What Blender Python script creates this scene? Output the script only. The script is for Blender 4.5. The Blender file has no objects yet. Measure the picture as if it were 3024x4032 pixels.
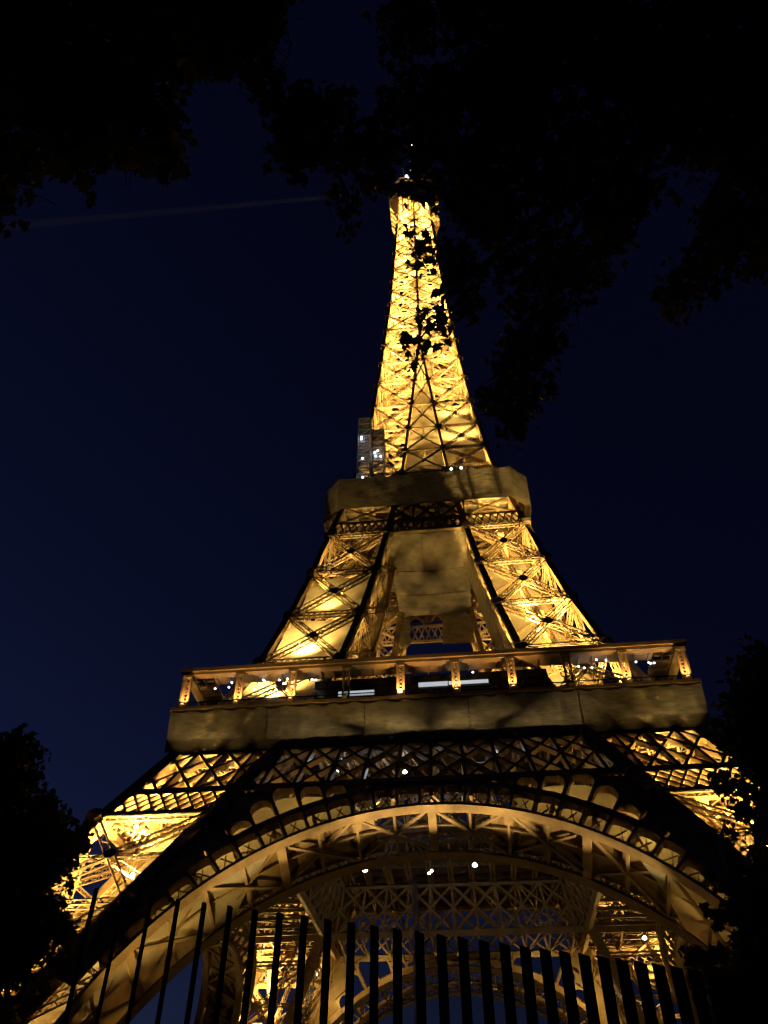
import bpy, math, random
import numpy as np
from mathutils import Vector, Matrix
R_ = math.radians
random.seed(7)
SC = bpy.context.scene
COL = SC.collection

# ------------------------------------------------------------------ camera
CAM = Vector((4.86, -132.035, 1.6))
YAW, PITCH, ROLL = -0.11451, 0.75404, 0.00426
FPX = 3139.5                        # focal length in pixels of the 3024 x 4032 frame
_f = Vector((math.sin(YAW)*math.cos(PITCH), math.cos(YAW)*math.cos(PITCH), math.sin(PITCH)))
_r0 = Vector((math.cos(YAW), -math.sin(YAW), 0)); _u0 = _r0.cross(_f)
_r = _r0*math.cos(ROLL) + _u0*math.sin(ROLL); _u = _u0*math.cos(ROLL) - _r0*math.sin(ROLL)
cd = bpy.data.cameras.new('camera'); cam = bpy.data.objects.new('camera', cd); COL.objects.link(cam)
m = Matrix((( _r.x, _u.x, -_f.x, CAM.x), (_r.y, _u.y, -_f.y, CAM.y), (_r.z, _u.z, -_f.z, CAM.z), (0, 0, 0, 1)))
cam.matrix_world = m
cd.sensor_fit = 'VERTICAL'; cd.sensor_height = 36; cd.sensor_width = 27
cd.lens = FPX/4032*36; cd.clip_start = 0.05; cd.clip_end = 6000
SC.camera = cam

def ray(px, py):
    """unit direction of a point of the photo, in its 1659-wide preview"""
    x, y = px*1.82278, py*1.82278
    return (_f + _r*((x-1512)/FPX) - _u*((y-2016)/FPX)).normalized()
def at(px, py, dist):
    return CAM + ray(px, py)*dist

# ------------------------------------------------------------------ sky: last blue of dusk, sun below the horizon
w = bpy.data.worlds.new("World"); SC.world = w; w.use_nodes = True
nt = w.node_tree; bg = nt.nodes['Background']
sky = nt.nodes.new('ShaderNodeTexSky'); sky.sky_type = 'NISHITA'; sky.sun_disc = False
sky.sun_elevation = R_(-4.0); sky.sun_rotation = R_(-70); sky.ozone_density = 3.3; sky.air_density = 1.0; sky.dust_density = 0.5
nt.links.new(sky.outputs['Color'], bg.inputs['Color']); bg.inputs['Strength'].default_value = 0.062
SC.view_settings.view_transform = 'Standard'; SC.view_settings.look = 'None'
SC.view_settings.exposure = 3.0; SC.view_settings.gamma = 1.0
try:
    SC.view_settings.use_curve_mapping = False
except Exception: pass
SC.cycles.use_denoising = True
SC.cycles.max_bounces = 5; SC.cycles.diffuse_bounces = 3; SC.cycles.transparent_max_bounces = 8
SC.cycles.sample_clamp_indirect = 4.0
SC.cycles.caustics_reflective = False; SC.cycles.caustics_refractive = False

SODIUM = (1.0, 0.65, 0.17)
PW = 1.0                            # one scale for every sodium lamp

# ------------------------------------------------------------------ materials
def new_mat(name):
    mt = bpy.data.materials.new(name); mt.use_nodes = True
    return mt, mt.node_tree, mt.node_tree.nodes['Principled BSDF']
def noise_mat(name, c1, c2, scale, rough=0.6, bump=0.0, bscale=None, metal=0.0, detail=6, stretch=None, translucent=0.0):
    mt, t, p = new_mat(name)
    tc = t.nodes.new('ShaderNodeTexCoord'); src = tc.outputs['Object']
    if stretch:
        mp = t.nodes.new('ShaderNodeMapping'); mp.inputs['Scale'].default_value = stretch
        t.links.new(src, mp.inputs['Vector']); src = mp.outputs['Vector']
    n = t.nodes.new('ShaderNodeTexNoise'); n.inputs['Scale'].default_value = scale; n.inputs['Detail'].default_value = detail
    t.links.new(src, n.inputs['Vector'])
    r = t.nodes.new('ShaderNodeValToRGB')
    r.color_ramp.elements[0].position = 0.35; r.color_ramp.elements[0].color = (*c1, 1)
    r.color_ramp.elements[1].position = 0.65; r.color_ramp.elements[1].color = (*c2, 1)
    t.links.new(n.outputs['Fac'], r.inputs['Fac']); t.links.new(r.outputs['Color'], p.inputs['Base Color'])
    p.inputs['Roughness'].default_value = rough; p.inputs['Metallic'].default_value = metal
    p.inputs['Specular IOR Level'].default_value = 0.3
    if bump:
        n2 = t.nodes.new('ShaderNodeTexNoise'); n2.inputs['Scale'].default_value = bscale or scale; n2.inputs['Detail'].default_value = 7; n2.inputs['Roughness'].default_value = .62
        t.links.new(src, n2.inputs['Vector'])
        b = t.nodes.new('ShaderNodeBump'); b.inputs['Strength'].default_value = 1.0; b.inputs['Distance'].default_value = bump
        t.links.new(n2.outputs['Fac'], b.inputs['Height']); t.links.new(b.outputs['Normal'], p.inputs['Normal'])
    if translucent:
        tr = t.nodes.new('ShaderNodeBsdfTranslucent'); t.links.new(r.outputs['Color'], tr.inputs['Color'])
        mx = t.nodes.new('ShaderNodeMixShader'); mx.inputs[0].default_value = translucent
        out = t.nodes['Material Output']
        t.links.new(p.outputs[0], mx.inputs[1]); t.links.new(tr.outputs[0], mx.inputs[2]); t.links.new(mx.outputs[0], out.inputs['Surface'])
    return mt
def emit_mat(name, color, strength):
    mt, t, p = new_mat(name)
    p.inputs['Base Color'].default_value = (0.6, 0.6, 0.6, 1)
    p.inputs['Emission Color'].default_value = (*color, 1); p.inputs['Emission Strength'].default_value = strength
    return mt
M = {}
M['iron'] = noise_mat('brown_iron_paint', (.17, .115, .062), (.26, .175, .092), 0.6, 0.5)
M['canvas'] = noise_mat('beige_canvas', (.34, .29, .205), (.43, .37, .265), 0.5, 0.85, bump=0.12, bscale=0.8, translucent=0.45)
M['net'] = noise_mat('mottled_net_cloth', (.175, .148, .108), (.29, .245, .185), 0.9, 0.9, bump=0.10, bscale=1.5, stretch=(.6, .6, 1.5), translucent=0.1, detail=8)  # tone mottled at random across the cloth
M['deck'] = noise_mat('deck_plate', (.07, .06, .045), (.12, .10, .075), 0.8, 0.8)
M['dark_glass'] = noise_mat('dark_glass', (.008, .008, .009), (.014, .014, .015), 0.5, 0.25)
M['sheet'] = noise_mat('white_sheeting', (.07, .078, .095), (.13, .14, .165), 0.5, 0.7, bump=0.05, bscale=2.0, translucent=0.4)
def see_through(mt, amount):
    t = mt.node_tree; out = t.nodes['Material Output']; src = out.inputs['Surface'].links[0].from_socket
    tr = t.nodes.new('ShaderNodeBsdfTransparent'); mx = t.nodes.new('ShaderNodeMixShader'); mx.inputs[0].default_value = amount
    t.links.new(src, mx.inputs[1]); t.links.new(tr.outputs[0], mx.inputs[2]); t.links.new(mx.outputs[0], out.inputs['Surface'])
see_through(M['sheet'], .18)
M['scaffold'] = noise_mat('grey_scaffold_tube', (.25, .25, .26), (.38, .38, .39), 3, 0.4)
M['fence'] = noise_mat('black_steel', (.005, .005, .005), (.009, .009, .008), 4, 0.95)
M['mast'] = noise_mat('pale_grey_mast', (.70, .69, .66), (.8, .79, .76), 2, 0.6, translucent=.6)
M['stone'] = noise_mat('masonry', (.24, .21, .17), (.36, .32, .26), 0.7, 0.9, bump=0.06)
M['ground'] = noise_mat('gravel_ground', (.16, .145, .11), (.26, .23, .18), 0.9, 0.95, bump=0.02, bscale=30)
M['lamp_sodium'] = emit_mat('lit_sodium_lens', (1, .62, .2), 4)
M['lamp_gold'] = emit_mat('lit_gallery_lamp', (1, .55, .15), 1.2)
M['lamp_white'] = emit_mat('lit_white_lamp', (.86, .93, 1), 2.5)
M['lamp_red'] = emit_mat('lit_red_beacon', (1, .06, .05), .8)
M['white_panel'] = emit_mat('lit_white_ceiling_panel', (.78, .84, .92), .07)
M['warm_panel'] = emit_mat('lit_warm_room', (1, .62, .3), .1)
M['bark'] = noise_mat('plane_bark', (.06, .05, .035), (.14, .12, .085), 3, 0.9, bump=0.03)
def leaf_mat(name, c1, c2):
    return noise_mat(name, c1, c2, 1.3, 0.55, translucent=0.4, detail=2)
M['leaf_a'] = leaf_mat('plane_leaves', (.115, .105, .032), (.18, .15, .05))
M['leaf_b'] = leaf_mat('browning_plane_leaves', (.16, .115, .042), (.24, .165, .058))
M['leaf_c'] = leaf_mat('dark_tree_leaves', (.10, .098, .028), (.16, .145, .042))

# ------------------------------------------------------------------ mesh builder
V3 = lambda a: np.array(a, float)
def nrm(a):
    return a/max(1e-9, math.sqrt(float(a @ a)))
class MB:
    def __init__(s): s.v = []; s.f = []; s.n = 0
    def add(s, pts, faces):
        s.v.extend(pts); n = s.n
        s.f.extend([tuple(i+n for i in fc) for fc in faces]); s.n += len(pts)
    def beam(s, p, q, w, d=None, n=(0, 0, 1)):
        """box from p to q, d deep along n and w across"""
        d = w if d is None else d
        px, py, pz = p; qx, qy, qz = q
        ax, ay, az = qx-px, qy-py, qz-pz
        l = math.sqrt(ax*ax+ay*ay+az*az)
        if l < 1e-6: return
        ax /= l; ay /= l; az /= l
        nx, ny, nz = n
        k = nx*ax+ny*ay+nz*az
        nx -= k*ax; ny -= k*ay; nz -= k*az
        l = math.sqrt(nx*nx+ny*ny+nz*nz)
        if l < 1e-4:
            if abs(ax) < .9: nx, ny, nz = 1-ax*ax, -ax*ay, -ax*az
            else: nx, ny, nz = -ay*ax, 1-ay*ay, -ay*az
            l = math.sqrt(nx*nx+ny*ny+nz*nz)
        nx /= l; ny /= l; nz /= l
        bx, by, bz = (ay*nz-az*ny)*w/2, (az*nx-ax*nz)*w/2, (ax*ny-ay*nx)*w/2
        nx *= d/2; ny *= d/2; nz *= d/2
        c = []
        for (x, y, z) in ((px, py, pz), (qx, qy, qz)):
            c += [(x-bx-nx, y-by-ny, z-bz-nz), (x+bx-nx, y+by-ny, z+bz-nz), (x+bx+nx, y+by+ny, z+bz+nz), (x-bx+nx, y-by+ny, z-bz+nz)]
        s.add(c, ((3, 2, 1, 0), (4, 5, 6, 7), (0, 1, 5, 4), (1, 2, 6, 5), (2, 3, 7, 6), (3, 0, 4, 7)))
    def box(s, lo, hi):
        (a, b, c), (d, e, f) = lo, hi
        s.add([(a, b, c), (d, b, c), (d, e, c), (a, e, c), (a, b, f), (d, b, f), (d, e, f), (a, e, f)],
              ((3, 2, 1, 0), (4, 5, 6, 7), (0, 1, 5, 4), (1, 2, 6, 5), (2, 3, 7, 6), (3, 0, 4, 7)))
    def sweep(s, pts, w, d, n):
        """square bar along a polyline"""
        pts = [V3(p) for p in pts]; base = s.n; c = []
        n = V3(n)
        for i, p in enumerate(pts):
            a = nrm(pts[min(i+1, len(pts)-1)]-pts[max(i-1, 0)])
            nn = nrm(n-a*(n@a)); b = np.cross(a, nn)
            for sx, sy in ((-1, -1), (1, -1), (1, 1), (-1, 1)):
                c.append(tuple(p+b*(sx*w/2)+nn*(sy*d/2)))
        f = [(3, 2, 1, 0), tuple(len(c)-4+i for i in range(4))]
        for i in range(len(pts)-1):
            for k in range(4):
                f.append((4*i+k, 4*i+(k+1) % 4, 4*i+4+(k+1) % 4, 4*i+4+k))
        s.add(c, f)
    def truss(s, p, q, w, d, n, c=.13, l=.07, lace=True, x=False):
        """open box girder: four corner angles laced with flat bars"""
        p = V3(p); q = V3(q); a = q-p; L = math.sqrt(a@a); a = a/L
        n = V3(n); n = nrm(n-a*(n@a)); b = np.cross(a, n)
        cs = [b*(sx*(w-c)/2)+n*(sy*(d-c)/2) for sx, sy in ((-1, -1), (1, -1), (1, 1), (-1, 1))]
        for o in cs: s.beam(p+o, q+o, c, c, n)
        if not lace: return
        k = max(2, int(round(L/max(w, d)/1.0)))
        for j in range(4):
            o1, o2 = cs[j], cs[(j+1) % 4]; fn = nrm(o1+o2)
            for i in range(k):
                t0, t1 = L*i/k, L*(i+1)/k
                u, v = (o1, o2) if i % 2 == 0 else (o2, o1)
                s.beam(p+a*t0+u, p+a*t1+v, l, .03, fn)
                if x: s.beam(p+a*t0+v, p+a*t1+u, l, .03, fn)
    def disc(s, c, n, r, t, k=8):
        """flat round plate of thickness t"""
        c = V3(c); n = nrm(V3(n)); a = np.cross(n, (0, 0, 1) if abs(n[2]) < .9 else (1, 0, 0)); a = nrm(a); b = np.cross(n, a)
        pts = []
        for h in (-t/2, t/2):
            for i in range(k):
                an = 2*math.pi*(i+.5)/k
                pts.append(tuple(c+n*h+a*(r*math.cos(an))+b*(r*math.sin(an))))
        f = [tuple(range(k))[::-1], tuple(range(k, 2*k))]+[(i, (i+1) % k, k+(i+1) % k, k+i) for i in range(k)]
        s.add(pts, f)
    def loft(s, rings, cap=True):
        k = len(rings[0]); pts = [tuple(p) for r in rings for p in r]; f = []
        for i in range(len(rings)-1):
            for j in range(k):
                f.append((i*k+j, i*k+(j+1) % k, (i+1)*k+(j+1) % k, (i+1)*k+j))
        if cap: f += [tuple(range(k))[::-1], tuple((len(rings)-1)*k+j for j in range(k))]
        s.add(pts, f)
    def grid(s, fn, nu, nv):
        pts = [tuple(fn(i/nu, j/nv)) for i in range(nu+1) for j in range(nv+1)]
        f = [(i*(nv+1)+j, (i+1)*(nv+1)+j, (i+1)*(nv+1)+j+1, i*(nv+1)+j+1) for i in range(nu) for j in range(nv)]
        s.add(pts, f)
    def build(s, name, mat, parent=None, smooth=False, origin=None):
        me = bpy.data.meshes.new(name)
        if origin is not None:
            ox, oy, oz = origin
            s.v = [(x-ox, y-oy, z-oz) for x, y, z in s.v]
        me.from_pydata(s.v, [], s.f); me.update()
        for mt in (mat if isinstance(mat, (list, tuple)) else [mat]): me.materials.append(mt)
        if smooth: me.polygons.foreach_set('use_smooth', [True]*len(me.polygons))
        o = bpy.data.objects.new(name, me); COL.objects.link(o)
        if parent: o.parent = parent
        if origin is not None: o.location = origin
        return o
def thing(name, label, cat, loc=(0, 0, 0), group=None):
    o = bpy.data.objects.new(name, None); COL.objects.link(o); o.location = loc; o.empty_display_size = .5
    return tag(o, label, cat, group)
def tag(o, label=None, cat=None, group=None, kind=None):
    for k, v in (('label', label), ('category', cat), ('group', group), ('kind', kind)):
        if v: o[k] = v
    return o
def copy_tree(o, parent, rot):
    """a part and its sub-parts once more, turned about the tower's axis"""
    c = o.copy(); COL.objects.link(c); c.parent = parent; c.rotation_euler = (0, 0, rot)
    for ch in list(o.children):
        d = ch.copy(); COL.objects.link(d); d.parent = c
    return c
def four(o, parent):
    return [o]+[copy_tree(o, parent, math.pi/2*k) for k in (1, 2, 3)]
def nz(x, y, s=1.0):
    """smooth pseudo noise in -1..1"""
    return (math.sin(x*1.7*s+1.3*math.sin(y*1.1*s))+math.sin(y*2.3*s+1.9*math.sin(x*.7*s+2.))+math.sin((x+y)*1.1*s+.7))/3

# ------------------------------------------------------------------ ground
g = MB(); g.add([(-2500, -2500, 0), (2500, -2500, 0), (2500, 2500, 0), (-2500, 2500, 0)], [(0, 1, 2, 3)])
tag(g.build('ground', M['ground']), kind='structure')

# ------------------------------------------------------------------ the tower's outline
_zs = [0, 4, 52, 57.6, 70.5, 82, 92, 102, 116, 125.5, 145.7, 168.7, 200, 215, 254, 280]
_ws = [62.1, 60, 34.7, 31.9, 26.7, 23.45, 21.05, 18.95, 15.9, 14.3, 11.9, 10.1, 8.0, 7.25, 5.55, 5.1]
def W(z): return float(np.interp(z, _zs, _ws))
def T(z): return float(np.interp(z, [0, 52, 57.6, 70.5, 102, 116], [15.3, 15.3, 13.6, 12.8, 11.2, 10.3]))
def U(z): return max(0.0, 4.3-(z-130)*.0878)            # half gap between the legs above the second platform
SL = (60-34.7)/48                                       # lean of the lower faces

tower = thing('lattice_tower', 'floodlit iron lattice tower with arches, two galleries and a tapering spire', 'tower')

def corner(i, z):
    a = W(z); b = a-T(z)
    return V3(((-a, -a, z), (-b, -a, z), (-b, -b, z), (-a, -b, z))[i])
FACES = ((0, 1), (1, 2), (2, 3), (3, 0))
def face_normal(i, j, z0, z1):
    n = np.cross(corner(j, z0)-corner(i, z0), corner(i, z1)-corner(i, z0))
    return nrm(n)
def leg_lattice(mb, zb, w, d, mids=(), c=.16, l=.09, gus=.75):
    for (i, j) in FACES:
        for k in range(len(zb)-1):
            z0, z1 = zb[k], zb[k+1]; n = face_normal(i, j, z0, z1)
            a0, b0, a1, b1 = corner(i, z0), corner(j, z0), corner(i, z1), corner(j, z1)
            off = n*(-.0)
            mb.truss(a0, b1, w, d, n, c, l); mb.truss(b0, a1, w, d*.92, n, c, l)
            mb.truss(a1, b1, w*.8, d*.8, n, c, l)
            mid = (a0+b1+b0+a1)/4
            mb.disc(mid, n, gus, d*1.08, 8)
            for e in (a1, b1): mb.disc(e, n, gus*1.35, .9+d*.5, 8)
            for f in mids:
                zz = z0+(z1-z0)*f
                mb.truss(corner(i, zz), corner(j, zz), w*.55, d*.55, n, c*.7, l)
        n = face_normal(i, j, zb[0], zb[1])
        mb.truss(corner(i, zb[0]), corner(j, zb[0]), w*.8, d*.8, n, c, l)
    for z in zb:                                         # level frames across the leg
        mb.truss(corner(0, z), corner(2, z), w*.5, d*.5, (0, 0, 1), c*.7, l)
        mb.truss(corner(1, z), corner(3, z), w*.5, d*.5, (0, 0, 1), c*.7, l)
def leg_inside(mb, z0, z1, step, dx=0.0):
    """sloping lift rails and a zigzag of stairs inside a leg"""
    def mid(z, a, b):
        p = corner(0, z)*(1-a)*(1-b)+corner(1, z)*a*(1-b)+corner(2, z)*a*b+corner(3, z)*(1-a)*b
        return p
    for a, b in ((.32, .6), (.68, .6)):
        mb.truss(mid(z0, a, b), mid(z1, a, b), .7, .7, (1, 1, 0), .14, .09)
    z = z0; k = 0
    while z < z1-step:
        a0, a1 = ((.22, .78), (.78, .22))[k % 2]
        p, q = mid(z, a0, .42), mid(z+step, a1, .42)
        mb.beam(p, q, 1.1, .25, (0, 0, 1))
        mb.beam(p+V3((0, 0, 1.0)), q+V3((0, 0, 1.0)), .08)
        z += step; k += 1

# floodlight fixtures: one housing + lens mesh, copied
def fixture_mesh():
    h = MB()
    h.loft([[(r*math.cos(a), r*math.sin(a), z) for a in [2*math.pi*i/8 for i in range(8)]] for r, z in ((.1, -.3), (.2, -.26), (.24, 0), (.26, .04))], cap=True)
    o = h.build('floodlight', M['iron']); me = o.data; bpy.data.objects.remove(o)
    l = MB(); l.disc((0, 0, .06), (0, 0, 1), .16, .03, 10)
    o = l.build('lens', M['lamp_sodium']); ml = o.data; bpy.data.objects.remove(o)
    return me, ml
FIX, LENS = fixture_mesh()
NL = [0]
def flood(p, aim, power, parent, size=150, color=SODIUM, fixture=False, blend=.6, rad=.3):
    p = Vector(p); d = (Vector(aim)-p).normalized()
    ld = bpy.data.lights.new('floodlight_beam', 'SPOT'); ld.energy = power*PW; ld.color = color
    ld.spot_size = R_(size); ld.spot_blend = blend; ld.shadow_soft_size = rad
    o = bpy.data.objects.new('floodlight_beam', ld); COL.objects.link(o); o.parent = tower
    o.rotation_euler = d.to_track_quat('-Z', 'Y').to_euler(); o.location = p+d*.35
    if fixture:
        f = bpy.data.objects.new('floodlight', FIX); COL.objects.link(f); f.parent = tower
        f.location = p; f.rotation_euler = d.to_track_quat('Z', 'Y').to_euler()
        q = bpy.data.objects.new('lens', LENS); COL.objects.link(q); q.parent = f
    NL[0] += 1
QUAD = ((-1, -1), (1, -1), (1, 1), (-1, 1))

# ------------------------------------------------------------------ lower legs
def lower_leg():
    mb = MB(); zb = [5.5, 17, 28.8, 40.6]
    leg_lattice(mb, zb, 1.0, 1.0, mids=(.5,))
    # the band of the first girder across the leg's inner faces
    for (i, j) in ((1, 2), (2, 3)):
        n = face_normal(i, j, 41, 52)
        for z in (40.6, 44.3, 51.4): mb.truss(corner(i, z), corner(j, z), .8, .7, n, .15, .08)
        for k in range(4):
            t0, t1 = k/4, (k+1)/4
            for s0, s1 in ((t0, t1), (t1, t0)):
                mb.truss(corner(i, 44.3)*(1-s0)+corner(j, 44.3)*s0, corner(i, 51.4)*(1-s1)+corner(j, 51.4)*s1, .5, .5, n, .13, .07)
    leg_inside(mb, 5.5, 51, 3.9)
    leg = mb.build('leg', M['iron'], tower)
    for i in range(4):
        p = MB(); p.sweep([corner(i, z)+(corner((i+2) % 4, z)-corner(i, z))*.05 for z in (4, 20, 36, 52, 57.4)], 1.7, 1.7, (1, 0, 0))
        p.build('corner_post', M['iron'], leg)
    for i in range(4):
        s = MB()
        c = corner(i, 2.2)
        s.loft([[(c[0]+dx*h*(1 if z else 1.25), c[1]+dy*h*(1 if z else 1.25), z) for dx, dy in QUAD] for z, h in ((0, 3.4), (3.0, 2.7), (4.6, 1.9))])
        s.build('plinth', M['stone'], leg)
    return leg
four(lower_leg(), tower)

# ------------------------------------------------------------------ arches
Z0, RA = 5.4, 35.0
NA = nrm(V3((0, 1, -SL)))
def arc(th, r, d=0.0):
    z = Z0+r*math.cos(th); x = r*math.sin(th)
    return V3((x, -(60-(z-4)*SL), z))+NA*d
def rmax(th):
    th = abs(th); c, s_ = math.cos(th), math.sin(th)
    a = (43.9-Z0)/max(c, .05); b = (42.3-.9)/(s_+SL*c)
    return min(43.4, a, b)
def ring(mb, r0, r1, d0, d1, t0, t1, k):
    pts = []
    for i in range(k+1):
        th = t0+(t1-t0)*i/k
        pts.append([arc(th, r0, d0), arc(th, r1, d0), arc(th, r1, d1), arc(th, r0, d1)])
    mb.loft(pts)
def cell(mb, tc, b, a, r0, r2, rim, depth, head=True, k=8):
    """round-headed opening in the spandrel: plate with a hole, depth thick"""
    rm = (r0+r2)/2
    h = r2-rim-r0; hh = min(a*rm, h) if head else min(.25, h)
    r1 = r0+h-hh
    inn = [(-a, r0), (-a, r1)]
    for i in range(1, k):
        an = math.pi*(1-i/k)
        inn.append((a*math.cos(an), r1+hh*math.sin(an)))
    inn += [(a, r1), (a, r0)]
    out = [(-b, r0), (-b, r1)]
    for i in range(1, k):
        x = -b+2*b*i/k; out.append((x, r2))
    out[2] = (-b, r2); out[-1] = (b, r2)
    out += [(b, r1), (b, r0)]
    n = len(inn); pts = []
    for d in (0, depth):
        for (t, r) in inn: pts.append(tuple(arc(tc+t, r, d)))
        for (t, r) in out: pts.append(tuple(arc(tc+t, r, d)))
    f = []
    for i in range(n-1):
        f.append((i, i+1, n+i+1, n+i)); f.append((2*n+i+1, 2*n+i, 3*n+i, 3*n+i+1))
        f.append((i+1, i, 2*n+i, 2*n+i+1)); f.append((n+i, n+i+1, 3*n+i+1, 3*n+i))
    mb.add(pts, f)
def arch():
    mb = MB(); TH = R_(88)
    for d0 in (0.0, 6.9):                                # two ribs: the lip seen from below
        ring(mb, RA, RA+.4, d0, d0+1.15, -TH, TH, 90)
    ar = mb.build('arch', M['iron'], tower)
    sp = MB()                                            # the ornamental spandrel: a row of boxes, a dark band, an arcade
    st = R_(4.25)
    for i in range(-14, 15):
        tc = i*st; rm = rmax(abs(tc)+st/2)
        top = min(38.3, rm)
        if top-35.5 > .5:
            cell(sp, tc, st/2, st/2-.0042, 35.45, top, .18, 1.1, head=False, k=4)
            if top-35.5 > 1.5:
                for s in (-1, 1):
                    for e in (.9,):
                        sp.beam(arc(tc+s*st*.36, 35.6, .15+e), arc(tc-s*st*.12, 37.9, .15+e), .12, .1, NA)
        if rm-39.3 > .35:
            cell(sp, tc, st/2, st/2-.0052, 39.05, rm, .22, 1.1)
            sp.add(*slab(tc-st/2, tc+st/2, 38.3, 39.05, .1, 1.0))
        elif rm > 38.5:
            sp.add(*slab(tc-st/2, tc+st/2, 38.3, rm, .1, 1.2))
    for sg in (-1, 1):                                   # solid web plate between the arcade and the leg
        for i in range(0, 60):
            t0, t1 = R_(12+i*.9), R_(12+(i+1)*.9); tm = (t0+t1)/2
            k = round(tm/st); rm = rmax(k*st+st/2)
            r0 = (rm if rm > 38.5 else min(38.3, rm))-.05
            lim = lambda t: min(44.3/(math.sin(t)+SL*math.cos(t)), (44.0-Z0)/math.cos(t))
            if lim(tm) > r0+.05 and r0 > 35.4: sp.add(*slab(sg*t0, sg*t1, r0, lim(tm), .18, .42))
    for i in range(-12, 13):                             # plain lattice behind it, on the inner rib
        tc = i*st
        sp.beam(arc(tc, 35.4, 7.4), arc(tc, 39, 7.4), .25, .4, NA)
        for s in (-1, 1): sp.beam(arc(tc-s*st/2, 35.5, 7.4), arc(tc+s*st/2, 38.6, 7.4), .16, .2, NA)
    ring(sp, 38.4, 39.2, 7.1, 7.7, -R_(50), R_(50), 40)
    sp.build('spandrel', M['iron'], ar)
    rb = MB()                                            # cross ribs and wind bracing of the soffit
    for k in range(-12, 13):
        th = R_(7.25)*k
        big = k % 4 == 0
        ww = .95 if big else .3
        rb.beam(arc(th, RA+.32, .9), arc(th, RA+.32, 7.2), ww, .5 if big else .35, arc(th, 1)-arc(th, 0))
        rb.beam(arc(th, RA+2.8, .9), arc(th, RA+2.8, 7.2), .4, .4, arc(th, 1)-arc(th, 0))
        if k < 12:
            t2 = th+R_(7.25)
            rb.beam(arc(th, RA+.6, 3.4), arc(t2, RA+.6, 3.4), .25, .3, arc(th, 1)-arc(th, 0))
            if k % 2 == 0:
                t3 = th+R_(14.5)
                rb.beam(arc(th, RA+.4, 1.0), arc(t3, RA+.4, 7.0), .32, .25, arc(th, 1)-arc(th, 0))
                rb.beam(arc(th, RA+.7, 7.0), arc(t3, RA+.7, 1.0), .32, .25, arc(th, 1)-arc(th, 0))
            rb.beam(arc(th, RA+2.8, 1.0), arc(t2, RA+2.8, 7.0), .2, .2, arc(th, 1)-arc(th, 0))
    rb.build('cross_ribs', M['iron'], ar)
    for sg in (-1, 1):                                   # plated panels between the ribs on both haunches
        pn = MB(); ring(pn, RA+.95, RA+1.02, 1.1, 6.95, R_(sg*11), R_(sg*44), 30); pn.build('soffit_panel', M['iron'], ar)
    return ar
def slab(t0, t1, r0, r1, d0, d1):
    p = [tuple(arc(t, r, d)) for t, r, d in ((t0, r0, d0), (t1, r0, d0), (t1, r1, d0), (t0, r1, d0), (t0, r0, d1), (t1, r0, d1), (t1, r1, d1), (t0, r1, d1))]
    return p, ((3, 2, 1, 0), (4, 5, 6, 7), (0, 1, 5, 4), (1, 2, 6, 5), (2, 3, 7, 6), (3, 0, 4, 7))
four(arch(), tower)

# ------------------------------------------------------------------ first platform: lattice girders, deck, frieze, gallery
def girder1():
    mb = MB(); zt, zl = 51.3, 44.35
    def P(u, z, inset=0.0): return V3((u*W(z), -W(z)+inset, z))
    n = (0, 1, -SL)
    N = 18
    for inset, wd in ((.5, .36), (15.3, .42)):
        for i in range(N+1):
            u = -1+2*i/N
            mb.beam(P(u, zl, inset), P(u, zt, inset), .42, .8, n)
            for s in (2, -2):
                j = i+s
                if 0 <= j <= N:
                    mb.beam(P(u, zl, inset), P(-1+2*j/N, zt, inset+.05*s), wd, .75, n)
                elif -1 <= j <= N+1:
                    um = -1+2*(i+s/2)/N; zm = (zl+zt)/2
                    mb.beam(P(u, zl, inset), P(um, zm, inset+.05*s), wd, .75, n)
            for s in (1, -1):
                if (i == 0 and s == 1) or (i == N and s == -1):
                    mb.beam(P(u, (zl+zt)/2, inset), P(-1+2*(i+s)/N, zt, inset), wd, .75, n)
        for z, h, dd in ((zl, 1.05, 1.0), (zt, .5, .6)): mb.beam(P(-1, z, inset), P(1, z, inset), h, dd, n)
    for i in range(N+1):                                 # ties between the two planes
        u = -1+2*i/N
        for z in (zl, zt):
            mb.beam(P(u, z, .4), P(u*.98, z, 15), .3, .5, (0, 0, 1))
    for i in range(N):
        u0, u1 = -1+2*i/N, -1+2*(i+1)/N
        mb.beam(P(u0, zt, .4), P(u1, zt, 15), .25, .25); mb.beam(P(u1, zl+.2, .4), P(u0, zl+.2, 15), .25, .25)
    gd = mb.build('girder', M['iron'], tower)
    za, zb_ = 40.75, 44.0                                # fine lattice row across the legs
    for sg in (-1, 1):
        sm = MB()
        def Q(t, z): return V3((sg*(W(z)-15.3*t), -W(z), z))
        K = 9
        for i in range(-2, K+1):
            for s in (0, 1):
                t0, t1 = i/K, (i+2.2)/K
                if s: t0, t1 = t1, t0
                z0, z1 = za, zb_
                # clip to the leg's width
                pts = []
                for tt, zz in ((t0, z0), (t1, z1)): pts.append([tt, zz])
                (ta, zA), (tb, zB) = pts
                for lim in (0.0, 1.0):
                    pass
                def at_t(t): return zA+(zB-zA)*(t-ta)/(tb-ta)
                lo, hi = min(ta, tb), max(ta, tb)
                if hi <= 0 or lo >= 1: continue
                ca, cb = min(max(ta, 0), 1), min(max(tb, 0), 1)
                sm.beam(Q(ca, at_t(ca)), Q(cb, at_t(cb)), .24, .5+.1*s, n)
        sm.beam(Q(0, za), Q(1, za), .6, .8, n)
        sm.build('lattice_band', M['iron'], gd)
    return gd
four(girder1(), tower)

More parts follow.
